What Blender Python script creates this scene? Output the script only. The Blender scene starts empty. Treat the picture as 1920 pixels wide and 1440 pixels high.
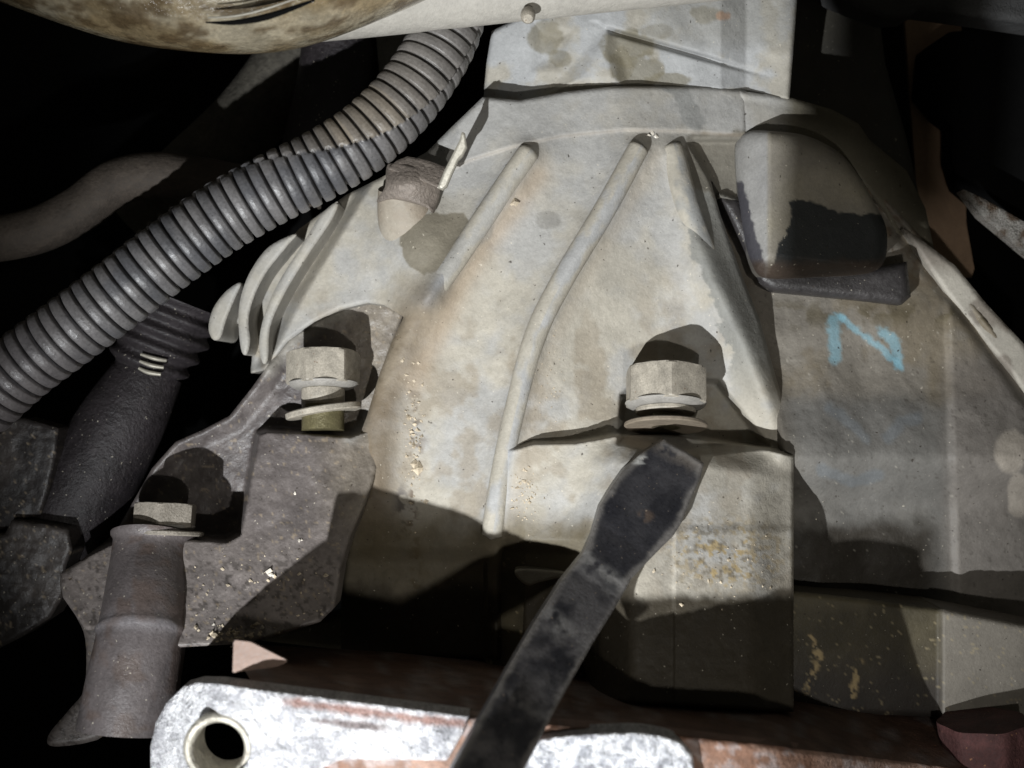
import bpy, math, random
import numpy as np
from math import radians
from mathutils import Vector

# ------------------------------------------------------------------ camera, world, lamps, exposure
S = 0.00012          # metres per reference-plane unit (0.12 mm)
D = 2059.0           # camera distance in the same unit
sc = bpy.context.scene
col = sc.collection
rng = np.random.default_rng(7)
random.seed(7)

cam_d = bpy.data.cameras.new('camera')
cam = bpy.data.objects.new('camera', cam_d)
col.objects.link(cam)
cam.location = (0, -D * S, 0)
cam.rotation_euler = (radians(90), 0, 0)
cam_d.sensor_width = 36
cam_d.lens = 18 / (960 / D)
cam_d.clip_start = 0.005
cam_d.clip_end = 20
cam_d.dof.use_dof = True
cam_d.dof.focus_distance = (D - 60) * S
cam_d.dof.aperture_fstop = 16
sc.camera = cam

world = bpy.data.worlds.new('World')
sc.world = world
world.use_nodes = True
world.node_tree.nodes['Background'].inputs[0].default_value = (0.9, 0.85, 0.7, 1)
world.node_tree.nodes['Background'].inputs[1].default_value = 0.036

def lamp(name, x, z, back, power, color, radius, aim, size, blend):
    l = bpy.data.lights.new(name, 'SPOT')
    l.energy = power
    l.color = color
    l.shadow_soft_size = radius
    l.spot_size = radians(size); l.spot_blend = blend
    o = bpy.data.objects.new(name, l)
    o.location = (x * S, -back * S, z * S)
    t = Vector((aim[0] * S, 0, aim[1] * S))
    o.rotation_euler = (t - o.location).to_track_quat('-Z', 'Y').to_euler()
    col.objects.link(o)
    return o
# a hand lamp low to the left of the lens, and a weaker one to the right
lamp('work_light', -790, -1130, 2060, 6.0, (0.955, 0.98, 1.0), 0.0018, (120, 50), 58, 1.0)
lamp('work_light', 330, -640, 2150, 0.62, (1.0, 0.965, 0.90), 0.003, (150, 50), 66, 0.8)

sc.view_settings.view_transform = 'Standard'
sc.view_settings.look = 'None'
sc.view_settings.exposure = 0
sc.view_settings.gamma = 1

# ------------------------------------------------------------------ geometry helpers
def W(u, v, h):
    """position over the reference plane (u right, v down) and height h towards the lens -> metres"""
    f = (D - np.asarray(h, float)) / D
    x = (np.asarray(u, float) - 960) * f * S
    z = (720 - np.asarray(v, float)) * f * S
    y = -np.asarray(h, float) * S
    return np.stack([x, y + 0 * x, z], -1)

def _hash(ix, iy, seed):
    n = (ix.astype(np.int64) * 374761393 + iy.astype(np.int64) * 668265263 + seed * 982451653) & 0x7fffffff
    n = ((n ^ (n >> 13)) * 1274126177) & 0x7fffffff
    return ((n ^ (n >> 16)) & 0xffff) / 65535.0

def vnoise(x, y, sc_, seed=0):
    x = np.asarray(x, float) / sc_; y = np.asarray(y, float) / sc_
    ix = np.floor(x); iy = np.floor(y)
    fx = x - ix; fy = y - iy
    fx = fx * fx * (3 - 2 * fx); fy = fy * fy * (3 - 2 * fy)
    a = _hash(ix, iy, seed); b = _hash(ix + 1, iy, seed)
    c = _hash(ix, iy + 1, seed); d = _hash(ix + 1, iy + 1, seed)
    return (a * (1 - fx) + b * fx) * (1 - fy) + (c * (1 - fx) + d * fx) * fy

def fbm(x, y, sc_, seed=0, n=4):
    t = 0; a = 1; s = 0
    for i in range(n):
        t = t + a * vnoise(x, y, sc_ / 2 ** i, seed + 17 * i); s += a; a *= 0.55
    return t / s

def sst(a, b, x):
    t = np.clip((x - a) / (b - a), 0, 1)
    return t * t * (3 - 2 * t)

def sd_poly(u, v, pts):
    """signed distance to a polygon, negative inside"""
    p = np.asarray(pts, float)
    best = np.full(u.shape, 1e18); ins = np.zeros(u.shape, bool)
    j = len(p) - 1
    for i in range(len(p)):
        ax, ay = p[j]; bx, by = p[i]
        ex, ey = bx - ax, by - ay
        t = np.clip(((u - ax) * ex + (v - ay) * ey) / (ex * ex + ey * ey + 1e-9), 0, 1)
        best = np.minimum(best, (u - ax - t * ex) ** 2 + (v - ay - t * ey) ** 2)
        c = ((ay > v) != (by > v))
        xx = (bx - ax) * (v - ay) / ((by - ay) if by != ay else 1e-9) + ax
        ins ^= c & (u < xx)
        j = i
    d = np.sqrt(best)
    return np.where(ins, -d, d)

def d_line(u, v, pts):
    best = np.full(np.shape(u), 1e18)
    for (ax, ay), (bx, by) in zip(pts[:-1], pts[1:]):
        ex, ey = bx - ax, by - ay
        t = np.clip(((u - ax) * ex + (v - ay) * ey) / (ex * ex + ey * ey + 1e-9), 0, 1)
        best = np.minimum(best, (u - ax - t * ex) ** 2 + (v - ay - t * ey) ** 2)
    return np.sqrt(best)

def smooth_pts(pts, n=6, closed=True):
    p = np.asarray(pts, float); m = len(p); out = []
    rngi = range(m) if closed else range(m - 1)
    for i in rngi:
        if closed:
            a, b, c, d = p[(i - 1) % m], p[i], p[(i + 1) % m], p[(i + 2) % m]
        else:
            a, b, c, d = p[max(i - 1, 0)], p[i], p[i + 1], p[min(i + 2, m - 1)]
        for k in range(n):
            t = k / n
            out.append(0.5 * ((2 * b) + (-a + c) * t + (2 * a - 5 * b + 4 * c - d) * t * t + (-a + 3 * b - 3 * c + d) * t ** 3))
    if not closed:
        out.append(p[-1])
    return np.array(out)

ROOTS = {}
def thing(name, loc, label, cat, group=None):
    o = bpy.data.objects.new(name, None)
    o.empty_display_size = 0.005
    col.objects.link(o)
    o.location = tuple(float(t) for t in W(*loc))
    o['label'] = label; o['category'] = cat
    if group: o['group'] = group
    return o

def mesh_obj(name, verts, faces, mat, parent=None, colors=None, smooth=True, sharp=None):
    """verts (n,3) metres world; faces: (m,4) or (m,3) array or list of lists"""
    off = np.array([0., 0., 0.])
    par = parent
    while par is not None:
        off += np.array(par.location); par = par.parent
    if parent is None:
        off = verts.mean(0)
    me = bpy.data.meshes.new(name)
    v = (verts - off).astype(np.float32)
    if isinstance(faces, np.ndarray):
        k = faces.shape[1]; m = len(faces)
        me.vertices.add(len(v)); me.vertices.foreach_set('co', v.ravel())
        me.loops.add(m * k); me.loops.foreach_set('vertex_index', faces.astype(np.int32).ravel())
        me.polygons.add(m)
        me.polygons.foreach_set('loop_start', (np.arange(m) * k).astype(np.int32))
        me.polygons.foreach_set('loop_total', np.full(m, k, np.int32))
        me.update(calc_edges=True); me.validate()
    else:
        me.from_pydata(v.tolist(), [], [list(map(int, f)) for f in faces]); me.update()
    me.polygons.foreach_set('use_smooth', [bool(smooth)] * len(me.polygons))
    if sharp is not None:
        me.set_sharp_from_angle(angle=radians(sharp))
    if colors is not None:
        ca = me.color_attributes.new('Col', 'FLOAT_COLOR', 'POINT')
        c4 = np.ones((len(v), 4), np.float32); c4[:, :3] = colors
        ca.data.foreach_set('color', c4.ravel())
    me.materials.append(mat)
    o = bpy.data.objects.new(name, me)
    col.objects.link(o)
    if parent is not None:
        o.parent = parent
    else:
        o.location = tuple(float(t) for t in off)
    return o

def relief(name, poly, hf, mat, parent=None, step=4.0, rnd=8.0, depth=80.0, cf=None, holes=(), back=False, smooth_poly=False):
    """A solid with an arbitrary outline and a sculpted front: hf(u,v)->height, rounded rim of radius rnd, walls going back by depth."""
    poly = smooth_pts(poly) if smooth_poly else np.asarray(poly, float)
    u0, v0 = poly.min(0) - step; u1, v1 = poly.max(0) + step
    us = np.arange(u0, u1 + step, step); vs = np.arange(v0, v1 + step, step)
    U, V = np.meshgrid(us, vs)
    def sdf(u, v):
        s = sd_poly(u, v, poly)
        for (cx, cy, r) in holes:
            s = np.maximum(s, r - np.hypot(u - cx, v - cy))
        return s
    sd = sdf(U, V)
    c = (sd[:-1, :-1] + sd[1:, :-1] + sd[:-1, 1:] + sd[1:, 1:]) / 4
    keep = c < 0
    nv, nu = U.shape
    idx = np.arange(nv * nu).reshape(nv, nu)
    q = np.stack([idx[:-1, :-1], idx[1:, :-1], idx[1:, 1:], idx[:-1, 1:]], -1)[keep]
    used = np.unique(q)
    remap = np.full(nv * nu, -1); remap[used] = np.arange(len(used))
    q = remap[q]
    u = U.ravel()[used].copy(); v = V.ravel()[used].copy(); s = sd.ravel()[used].copy()
    # boundary edges
    e = np.concatenate([q[:, [0, 1]], q[:, [1, 2]], q[:, [2, 3]], q[:, [3, 0]]])
    es = np.sort(e, 1); key = es[:, 0].astype(np.int64) * len(used) + es[:, 1]
    _, inv, cnt = np.unique(key, return_inverse=True, return_counts=True)
    be = e[cnt[inv] == 1]
    bv = np.unique(be)
    # pull boundary vertices onto the outline
    for _ in range(3):
        uu = u[bv]; vv = v[bv]; g = 0.5
        s0 = sdf(uu, vv)
        gx = (sdf(uu + g, vv) - sdf(uu - g, vv)) / (2 * g); gy = (sdf(uu, vv + g) - sdf(uu, vv - g)) / (2 * g)
        n = np.hypot(gx, gy) + 1e-6
        mv = np.clip(s0, -step * 1.2, step * 1.2)
        u[bv] = uu - mv * gx / n; v[bv] = vv - mv * gy / n
    s[bv] = 0
    s = np.minimum(s, 0)
    h = hf(u, v)
    if rnd > 0:
        t = np.clip(1 + s / rnd, 0, 1)
        h = h - rnd * (1 - np.sqrt(np.maximum(1 - t * t, 0)))
    co = W(u, v, h)
    cols = cf(u, v) if cf else None
    # skirt (straight back in space)
    m = len(bv); sk = np.full(len(used), -1); sk[bv] = np.arange(m)
    base = len(co)
    top2 = co[bv]; bot = co[bv].copy(); bot[:, 1] += depth * S
    ring = np.stack([be[:, 1], be[:, 0]], 1)
    f2 = np.stack([base + sk[ring[:, 0]], base + sk[ring[:, 1]], base + m + sk[ring[:, 1]], base + m + sk[ring[:, 0]]], 1)
    f2 = f2[:, ::-1] if False else f2
    verts = np.concatenate([co, top2, bot])
    if cols is not None:
        cm = cols.mean(0); cw = cols[bv] * .3 + cm * .6
        cols = np.concatenate([cols, cw, cw])
    faces = np.concatenate([q, f2])
    if back:
        nb = len(verts)
        cb = co.copy(); cb[:, 1] = cb[:, 1] + depth * S
        verts = np.concatenate([verts, cb]); faces = np.concatenate([faces, q[:, ::-1] + nb])
        if cols is not None: cols = np.concatenate([cols, cols[:len(co)]])
    return mesh_obj(name, verts, faces, mat, parent, cols)

def frame_of(t, up=Vector((0, -1, 0))):
    t = t.normalized()
    a = (up - t * up.dot(t))
    if a.length < 1e-4: a = Vector((1, 0, 0))
    a.normalize()
    return a, t.cross(a)

def tube(name, path, radii, mat, parent=None, seg=48, step=6.0, prof=None, cap=True, colf=None, rim=True):
    """path: list of (u,v,h); radii in units (at that depth); prof(s,theta)->radius offset"""
    p = np.array([W(*q) for q in path]) / S
    r = np.array(radii if hasattr(radii, '__len__') else [radii] * len(path), float)
    if len(p) > 2:
        pr = smooth_pts(np.concatenate([p, r[:, None]], 1), 24, closed=False)
    else:
        k = np.linspace(0, 1, 40)[:, None]
        a = np.concatenate([p, r[:, None]], 1)
        pr = a[0] * (1 - k) + a[1] * k
    P = pr[:, :3]; R = pr[:, 3]
    L = np.concatenate([[0], np.cumsum(np.linalg.norm(np.diff(P, axis=0), axis=1))])
    n = max(3, int(L[-1] / step) + 1)
    s = np.linspace(0, L[-1], n)
    P = np.stack([np.interp(s, L, P[:, i]) for i in range(3)], 1); R = np.interp(s, L, R)
    T = np.gradient(P, axis=0)
    th = np.linspace(0, 2 * math.pi, seg, endpoint=False)
    verts = np.zeros((n, seg, 3))
    for i in range(n):
        a, b = frame_of(Vector(T[i]))
        a = np.array(a); b = np.array(b)
        rr = R[i] + (prof(s[i], th) if prof else 0)
        rr = np.broadcast_to(rr, th.shape)
        verts[i] = P[i] + rr[:, None] * (np.cos(th)[:, None] * a + np.sin(th)[:, None] * b)
    vv = verts.reshape(-1, 3)
    idx = np.arange(n * seg).reshape(n, seg)
    nx = np.roll(idx, -1, 1)
    q = np.stack([idx[:-1], nx[:-1], nx[1:], idx[1:]], -1).reshape(-1, 4)[:, ::-1]
    cols = None
    if colf is not None:
        cols = colf(np.repeat(s, seg), np.tile(th, n))
    if cap:
        c0 = verts[0].mean(0); c1 = verts[-1].mean(0)
        # rounded-in cap rings, so the edge stays crisp
        base = len(vv)
        e0 = verts[0]; e1 = verts[-1]
        vv = np.concatenate([vv, e0, e1, (e0 * 0.02 + c0 * 0.98), (e1 * 0.02 + c1 * 0.98)])
        k = np.arange(seg); kn = np.roll(k, -1)
        q0 = np.stack([base + k, base + kn, base + 2 * seg + kn, base + 2 * seg + k], 1)
        q1 = np.stack([base + seg + kn, base + seg + k, base + 3 * seg + k, base + 3 * seg + kn], 1)
        q = np.concatenate([q, q0, q1])
        if cols is not None:
            cols = np.concatenate([cols, cols[:seg], cols[-seg:], cols[:seg], cols[-seg:]])
    return mesh_obj(name, vv * S, q, mat, parent, cols)

def capsule(name, path, radii, mat, parent=None, **k):
    """tube with hemispherical ends (cast ribs)"""
    r = list(radii)
    p = [list(map(float, q)) for q in path]
    def ext(a, b, ra):
        d = np.array(a) - np.array(b); d = d / np.linalg.norm(d)
        return [(np.array(a) + d * ra * 0.55, ra * 0.84), (np.array(a) + d * ra * 0.88, ra * 0.45), (np.array(a) + d * ra * 0.98, ra * 0.08)]
    s = ext(p[0], p[1], r[0]); e = ext(p[-1], p[-2], r[-1])
    path2 = [x[0] for x in s[::-1]] + p + [x[0] for x in e]
    rad2 = [x[1] for x in s[::-1]] + r + [x[1] for x in e]
    return tube(name, [tuple(x) for x in path2], rad2, mat, parent, cap=True, **k)

# ------------------------------------------------------------------ materials
def mat(name, color=None, rough=0.7, metallic=0.0, bump=0.6, bscale=5.0, var=0.25, vscale=60.0, pits=0.0, grains=0.0, spec=0.4,
        big=0.0, tint=(1, 1, 1), coat=0.0, rvar=0.1, pit_col=(0.03, 0.022, 0.015), grain_col=(0.6, 0.55, 0.45)):
    m = bpy.data.materials.new(name); m.use_nodes = True
    nt = m.node_tree; N = nt.nodes; Lk = nt.links
    b = N['Principled BSDF']
    tc = N.new('ShaderNodeTexCoord'); mp = N.new('ShaderNodeMapping')
    mp.inputs['Scale'].default_value = (1 / S, 1 / S, 1 / S)
    Lk.new(tc.outputs['Object'], mp.inputs['Vector'])
    if color is None:
        base = N.new('ShaderNodeAttribute'); base.attribute_name = 'Col'; bo = base.outputs['Color']
    else:
        base = N.new('ShaderNodeRGB'); base.outputs[0].default_value = (*color, 1); bo = base.outputs[0]
    def noise(scale, detail=5, rough_=0.6, dist=0.0):
        n = N.new('ShaderNodeTexNoise'); n.inputs['Scale'].default_value = 1.0 / scale
        n.inputs['Detail'].default_value = detail; n.inputs['Roughness'].default_value = rough_
        n.inputs['Distortion'].default_value = dist
        Lk.new(mp.outputs[0], n.inputs['Vector']); return n
    def remap(sock, a, b_, c, d):
        r = N.new('ShaderNodeMapRange'); r.inputs[1].default_value = a; r.inputs[2].default_value = b_
        r.inputs[3].default_value = c; r.inputs[4].default_value = d
        Lk.new(sock, r.inputs[0]); return r.outputs[0]
    def mul(a, bsock, mode='MULTIPLY', fac=1.0):
        x = N.new('ShaderNodeMix'); x.data_type = 'RGBA'; x.blend_type = mode
        if isinstance(fac, float): x.inputs[0].default_value = fac
        else: Lk.new(fac, x.inputs[0])
        Lk.new(a, x.inputs[6])
        if isinstance(bsock, tuple): x.inputs[7].default_value = (*bsock, 1)
        else: Lk.new(bsock, x.inputs[7])
        return x.outputs[2]
    n1 = noise(vscale); n2 = noise(vscale * 0.12, 6, 0.7)
    cur = mul(bo, remap(n1.outputs['Fac'], 0.25, 0.75, 1 - var, 1 + var))
    cur = mul(cur, remap(n2.outputs['Fac'], 0.25, 0.75, 1 - var * 0.9, 1 + var * 0.9))
    if pits > 0:
        vn = N.new('ShaderNodeTexNoise'); vn.inputs['Scale'].default_value = 1 / 9.0; vn.inputs['Detail'].default_value = 2
        Lk.new(mp.outputs[0], vn.inputs['Vector'])
        f = remap(vn.outputs['Fac'], 0.745 - 0.075 * pits, 0.79 - 0.07 * pits, 0, 0.8)
        cur = mul(cur, pit_col, 'MIX', f)
    if grains > 0:
        vn = N.new('ShaderNodeTexNoise'); vn.inputs['Scale'].default_value = 1 / 6.0; vn.inputs['Detail'].default_value = 1
        mp2 = N.new('ShaderNodeMapping'); mp2.inputs['Location'].default_value = (131, 57, 88)
        Lk.new(mp.outputs[0], mp2.inputs['Vector']); Lk.new(mp2.outputs[0], vn.inputs['Vector'])
        f = remap(vn.outputs['Fac'], 0.755 - 0.075 * grains, 0.80 - 0.07 * grains, 0, 0.6)
        cur = mul(cur, grain_col, 'MIX', f)
    Lk.new(cur, b.inputs['Base Color'])
    b.inputs['Metallic'].default_value = metallic
    Lk.new(remap(n2.outputs['Fac'], 0.3, 0.7, max(0.02, rough - rvar), min(1, rough + rvar)), b.inputs['Roughness'])
    b.inputs['Specular IOR Level'].default_value = spec
    if coat > 0:
        b.inputs['Coat Weight'].default_value = coat; b.inputs['Coat Roughness'].default_value = 0.15
    # fine relief
    nb = noise(bscale, 4, 0.65); nb2 = noise(bscale * 5, 3, 0.5)
    ad = N.new('ShaderNodeMath'); ad.operation = 'MULTIPLY_ADD'
    Lk.new(nb2.outputs['Fac'], ad.inputs[0]); ad.inputs[1].default_value = 1.5 + big; Lk.new(nb.outputs['Fac'], ad.inputs[2])
    bm = N.new('ShaderNodeBump'); bm.inputs['Strength'].default_value = 1.0
    bm.inputs['Distance'].default_value = bump * bscale * S
    Lk.new(ad.outputs[0], bm.inputs['Height']); Lk.new(bm.outputs[0], b.inputs['Normal'])
    return m

M_cast = mat('cast_aluminium', None, rough=0.6, bump=0.2, bscale=4, var=0.15, vscale=55, pits=0.45, grains=0.08, spec=0.35)
M_grime = mat('oily_cast', None, rough=0.43, bump=0.22, bscale=5, var=0.25, vscale=60, pits=0.5, grains=0.25, spec=0.5, rvar=0.15)
M_bolt = mat('dusty_bolt', (0.32, 0.29, 0.24), rough=0.5, bump=0.12, bscale=5, var=0.4, vscale=26, pits=0.6, pit_col=(0.16, 0.10, 0.06), spec=0.4)
M_bolt_edge = mat('worn_steel', (0.29, 0.275, 0.25), rough=0.5, metallic=0.1, bump=0.2, bscale=5, var=0.2, vscale=30)
M_olive = mat('zinc_shank', (0.13, 0.115, 0.06), rough=0.4, metallic=0.3, bump=0.2, bscale=6, var=0.35, vscale=25)
M_conduit = mat('conduit_plastic', None, rough=0.40, bump=0.16, bscale=7, var=0.28, vscale=45, spec=0.45, rvar=0.2)
M_pry = mat('black_steel', None, rough=0.34, bump=0.14, bscale=6, var=0.22, vscale=45, grains=0.1, spec=0.6, grain_col=(0.25, 0.2, 0.15))
M_exh = mat('varnished_pipe', None, rough=0.2, bump=0.3, bscale=12, var=0.35, vscale=60, spec=0.6, coat=0.5)
M_tube = mat('grey_tube', (0.40, 0.38, 0.34), rough=0.6, bump=0.25, bscale=6, var=0.15, vscale=90)
M_hose = mat('brown_hose', (0.062, 0.05, 0.040), rough=0.75, bump=0.3, bscale=8, var=0.35, vscale=60)
M_rubber = mat('black_rubber', (0.026, 0.022, 0.024), rough=0.5, bump=0.4, bscale=7, var=0.4, vscale=50, pits=0.5, grains=0.35)
M_dim = mat('sooty_metal', (0.07, 0.064, 0.052), rough=0.8, bump=0.4, bscale=8, var=0.5, vscale=80)
M_black = mat('underbody_black', (0.003, 0.003, 0.003), rough=0.95, bump=0.1, bscale=20, spec=0.1)
M_alu = mat('corroded_aluminium', None, rough=0.3, metallic=0.2, bump=2.4, bscale=4.5, var=0.22, vscale=30, spec=0.7, rvar=0.2)
M_rust = mat('rusty_steel', None, rough=0.75, bump=0.5, bscale=6, var=0.4, vscale=45, pits=0.5, grains=0.3, grain_col=(0.4, 0.2, 0.1))
M_tan = mat('tan_body_paint', (0.30, 0.20, 0.13), rough=0.6, bump=0.1, bscale=20, var=0.15, vscale=90)
M_strap = mat('clip_steel', (0.20, 0.17, 0.145), rough=0.5, metallic=0.2, bump=0.4, bscale=6, var=0.3, vscale=40)
M_bright = mat('bright_steel', (0.34, 0.32, 0.27), rough=0.45, metallic=0.3, bump=0.06, bscale=6, var=0.2, vscale=30)
M_crumb = mat('crumbs', (0.45, 0.38, 0.28), rough=0.6, bump=0.3, bscale=3, var=0.5, vscale=40)

# ------------------------------------------------------------------ colour maps of the castings (dust, oil, peeled patches, painted shade)
DUST = np.array([0.375, 0.348, 0.293]); ALU = np.array([0.34, 0.338, 0.33]); BROWN = np.array([0.20, 0.165, 0.12])
GREYD = np.array([0.17, 0.165, 0.155]); OIL = np.array([0.085, 0.073, 0.066]); DARK_TAN = np.array([0.15, 0.135, 0.10])
def mixc(a, b, t):
    t = np.clip(np.asarray(t), 0, 1)[..., None]
    return a * (1 - t) + b * t
def rag(u, v, amp, scale=18, seed=3):
    return (fbm(u, v, scale, seed, 4) - 0.5) * 2 * amp

RA = [(987, 292), (940, 360), (880, 450), (830, 522), (800, 565)]
RA2 = [(800, 560), (762, 625), (718, 730), (697, 820), (690, 930)]
RB = [(1192, 287), (1130, 400), (1052, 530), (1004, 630), (968, 760), (942, 880), (924, 992)]
RC = [(1262, 288), (1292, 400), (1338, 520), (1396, 640), (1436, 740), (1468, 850)]

def base_h(u, v):
    h = -190 * (1 - np.exp(-((u - 1090) / 600.0) ** 2)) + 0.07 * (v - 600)
    return h

def bell_h(u, v):
    h = base_h(u, v)
    # broad ridge that carries rib A down to the left lug
    h = h + 30 * np.exp(-(d_line(u, v, RA2) / 42.0) ** 2)
    h = h + 48 * np.exp(-(((u - 782) / 70.0) ** 2 + ((v - 455) / 85.0) ** 2))
    h = h - 52 * sst(4, 34, np.interp(v, [345, 560, 690], [706, 575, 508]) - u) * sst(720, 690, v)
    # fillets at the foot of the ribs
    for r in (RA, RB, RC):
        h = h + (22 * np.exp(-(d_line(u, v, r) / 22.0) ** 2) + 18 * np.exp(-(d_line(u, v, r) / 58.0) ** 2)) * (0.5 if r is RC else 1)
    # panel between rib A and rib B slightly hollow, and between B and C
    h = h - 10 * np.exp(-(((u - 900) / 90.0) ** 2 + ((v - 700) / 300.0) ** 2))
    h = h - 26 * np.exp(-(((u - 1190) / 110.0) ** 2 + ((v - 690) / 150.0) ** 2))
    # ridge under rib C (triangular shoulder)
    dC = d_line(u, v, RC)
    h = h + 40 * np.exp(-(dC / (44.0 + 0 * v)) ** 2) * sst(300, 560, v) * (1 - 0.8 * sst(740, 840, v))
    # deep pocket right of the bolt
    sp = sd_poly(u, v, [(1165, 740), (1215, 700), (1345, 714), (1442, 838), (1300, 850), (1160, 830)])
    h = h - 46 * sst(6, -10, sp)
    # seat lug below the right bolt: the step up
    edge = np.interp(u, [960, 1000, 1080, 1120, 1150, 1180, 1250, 1340, 1440, 1480], [840, 828, 826, 819, 813, 811, 811, 822, 838, 848])
    step_up = np.interp(u, [940, 985, 1060, 1130, 1180, 1480], [0, 34, 48, 66, 84, 84])
    inside = sst(edge - 2, edge + 7, v) * sst(945, 965, u + (v - 830) * 0.05)
    right = sst(1090, 1185, u + (v - 830) * 0.28 - (v > 940) * 0) 
    lug = step_up * inside
    lug = lug + 34 * right * sst(edge + 4, edge + 60, v) * (u < 1600)
    h = h + lug + 0.24 * np.maximum(0, v - 830) * sst(1080, 1200, u)
    h = h - 38 * sst(1400, 1488, u) * sst(840, 900, v)
    # soft faceting down the lug (draft line)
    h = h + 5 * sst(1262, 1266, u) * sst(980, 1000, v)
    # band under the neck stands a little proud, with a groove below it
    gy = np.interp(u, [820, 880, 960, 1050, 1170, 1280, 1380], [330, 300, 275, 255, 243, 245, 252])
    h = h + 7 * sst(gy + 4, gy - 3, v)
    # pocket behind rib C near the top
    sp = sd_poly(u, v, [(1290, 268), (1300, 262), (1395, 262), (1395, 380), (1345, 362)])
    h = h - 30 * sst(4, -8, sp)
    # below the shadow line: the casting falls back to the pan rail
    h = h - 30 * sst(1020, 1060, v) * sst(930, 900, u) 
    h = h - 34 * sst(1010, 1040, v) * sst(930, 950, u) * sst(1130, 1100, u)
    h = h + (fbm(u, v, 60, 11, 3) - 0.5) * 3 + (fbm(u, v, 14, 12, 3) - 0.5) * 1.6
    return h

def bell_c(u, v):
    n = fbm(u, v, 110, 21, 5); n2 = fbm(u, v, 40, 22, 4)
    t = sst(0.38, 0.60, n * 0.7 + n2 * 0.3)
    c = mixc(ALU, DUST, 0.25 + 0.75 * t)
    c = mixc(c, ALU * 1.05, 0.4 * sst(540, 300, v) * sst(700, 800, u))
    # dust in the lee of the ribs
    for r, off in ((RA, 30), (RB, 34)):
        d = d_line(u - off, v - 6, r)
        c = mixc(c, np.array([0.345, 0.30, 0.24]), 0.45 * np.exp(-(d / 20.0) ** 2))
    # crests are rubbed bluish
    for r in (RA, RB):
        d = d_line(u, v, r); c = mixc(c, np.array([0.30, 0.32, 0.35]), 0.8 * np.exp(-(d / 16.0) ** 2))
    # grime along the left ridge
    d = d_line(u, v, [(800, 540), (755, 640), (722, 740), (705, 850), (700, 1000)])
    c = mixc(c, np.array([0.165, 0.13, 0.09]), 0.9 * np.exp(-(d / 56.0) ** 2) * sst(470, 640, v) * (0.6 + 0.8 * n2))
    d = d_line(u, v, [(792, 540), (742, 640), (706, 740), (690, 850), (690, 1000)])
    c = mixc(c, np.array([0.13, 0.10, 0.065]), 0.75 * np.exp(-(d / 34.0) ** 2) * sst(500, 640, v) * (0.5 + 0.9 * n2))
    c = mixc(c, np.array([0.25, 0.21, 0.155]), 0.6 * sst(.5, .68, fbm(u, v, 55, 27, 4)) * sst(420, 700, v))
    d = d_line(u, v, [(1010, 330), (960, 400), (905, 470), (862, 540), (815, 640), (775, 720)])
    c = mixc(c, np.array([0.33, 0.25, 0.17]), 0.5 * np.exp(-(d / 22.0) ** 2))
    # smears at the rib foot, left
    for (cx, cy, rx, ry, a) in ((905, 430, 20, 26, .55), (1028, 412, 24, 17, .6), (1130, 405, 11, 14, .6), (860, 465, 30, 14, .4), (1180, 510, 60, 60, .2)):
        d = ((u - cx) / rx) ** 2 + ((v - cy) / ry) ** 2
        c = mixc(c, np.array([0.19, 0.18, 0.16]), a * sst(1.4, 0.7, d + rag(u, v, .4, 10)))
    # wet patch under the clip
    sp = sd_poly(u, v, [(760, 425), (785, 400), (870, 400), (878, 415), (845, 470), (828, 500), (795, 518), (768, 500), (748, 460)])
    c = mixc(c, np.array([0.185, 0.165, 0.125]), 0.95 * sst(3, -2, sp + rag(u, v, 6, 16)))
    # ragged peeled strip along rib C
    left = np.interp(v, [285, 300, 400, 480, 520, 560, 620, 660, 700, 740], [1268, 1270, 1278, 1302, 1322, 1338, 1352, 1375, 1362, 1372])
    m = sst(-2, 3, u - (left + rag(u, v, 11, 20, 5) + rag(u, v, 7, 7, 6))) * sst(286, 296, v)
    m2 = m * sst(780, 640, v)
    c = mixc(c, np.array([0.20, 0.20, 0.185]), 0.88 * m2)
    # lug: dirt specks, yellowish
    d = ((u - 1370) / 130.0) ** 2 + ((v - 1040) / 80.0) ** 2
    sp = fbm(u, v, 9, 41, 3)
    c = mixc(c, np.array([0.33, 0.235, 0.09]), 0.75 * sst(1.2, .2, d) * sst(0.5, 0.62, sp))
    c = mixc(c, np.array([0.12, 0.10, 0.07]), 0.7 * sst(1.5, .2, d) * sst(0.60, 0.68, fbm(u, v, 8, 44, 2)))
    c = mixc(c, np.array([0.27, 0.25, 0.215]), 0.55 * sst(840, 900, v) * sst(1150, 1250, u) * sst(.35, .6, n2))
    c = mixc(c, DUST * 1.15, 0.7 * sst(1030, 1090, v) * sst(1250, 1200, u) * sst(1120, 1150, u))
    # crumb trail in the left panel (x ~ 770)
    d = np.abs(u - (775 + 0.0 * v) + rag(u, v, 14, 40, 8))
    c = mixc(c, np.array([0.10, 0.07, 0.045]), 0.85 * np.exp(-(d / 13.0) ** 2) * sst(0.52, 0.62, fbm(u, v, 11, 45, 3)) * sst(600, 860, v))
    c = mixc(c, OIL, 0.9 * np.exp(-(np.abs(u - 752) / 14.0) ** 2) * sst(0.46, 0.56, fbm(u, v, 14, 46, 3)) * sst(900, 930, v) * sst(1030, 1010, v))
    # oil below, with the shadow at the bottom painted into the colour
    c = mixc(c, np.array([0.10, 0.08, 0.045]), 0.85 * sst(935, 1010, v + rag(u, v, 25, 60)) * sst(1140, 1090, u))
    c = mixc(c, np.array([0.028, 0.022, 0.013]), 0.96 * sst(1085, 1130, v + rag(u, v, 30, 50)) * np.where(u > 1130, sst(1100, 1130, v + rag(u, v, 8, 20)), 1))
    # darker tone in the top right pocket
    sp = sd_poly(u, v, [(1278, 250), (1400, 250), (1400, 380), (1300, 360)])
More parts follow.
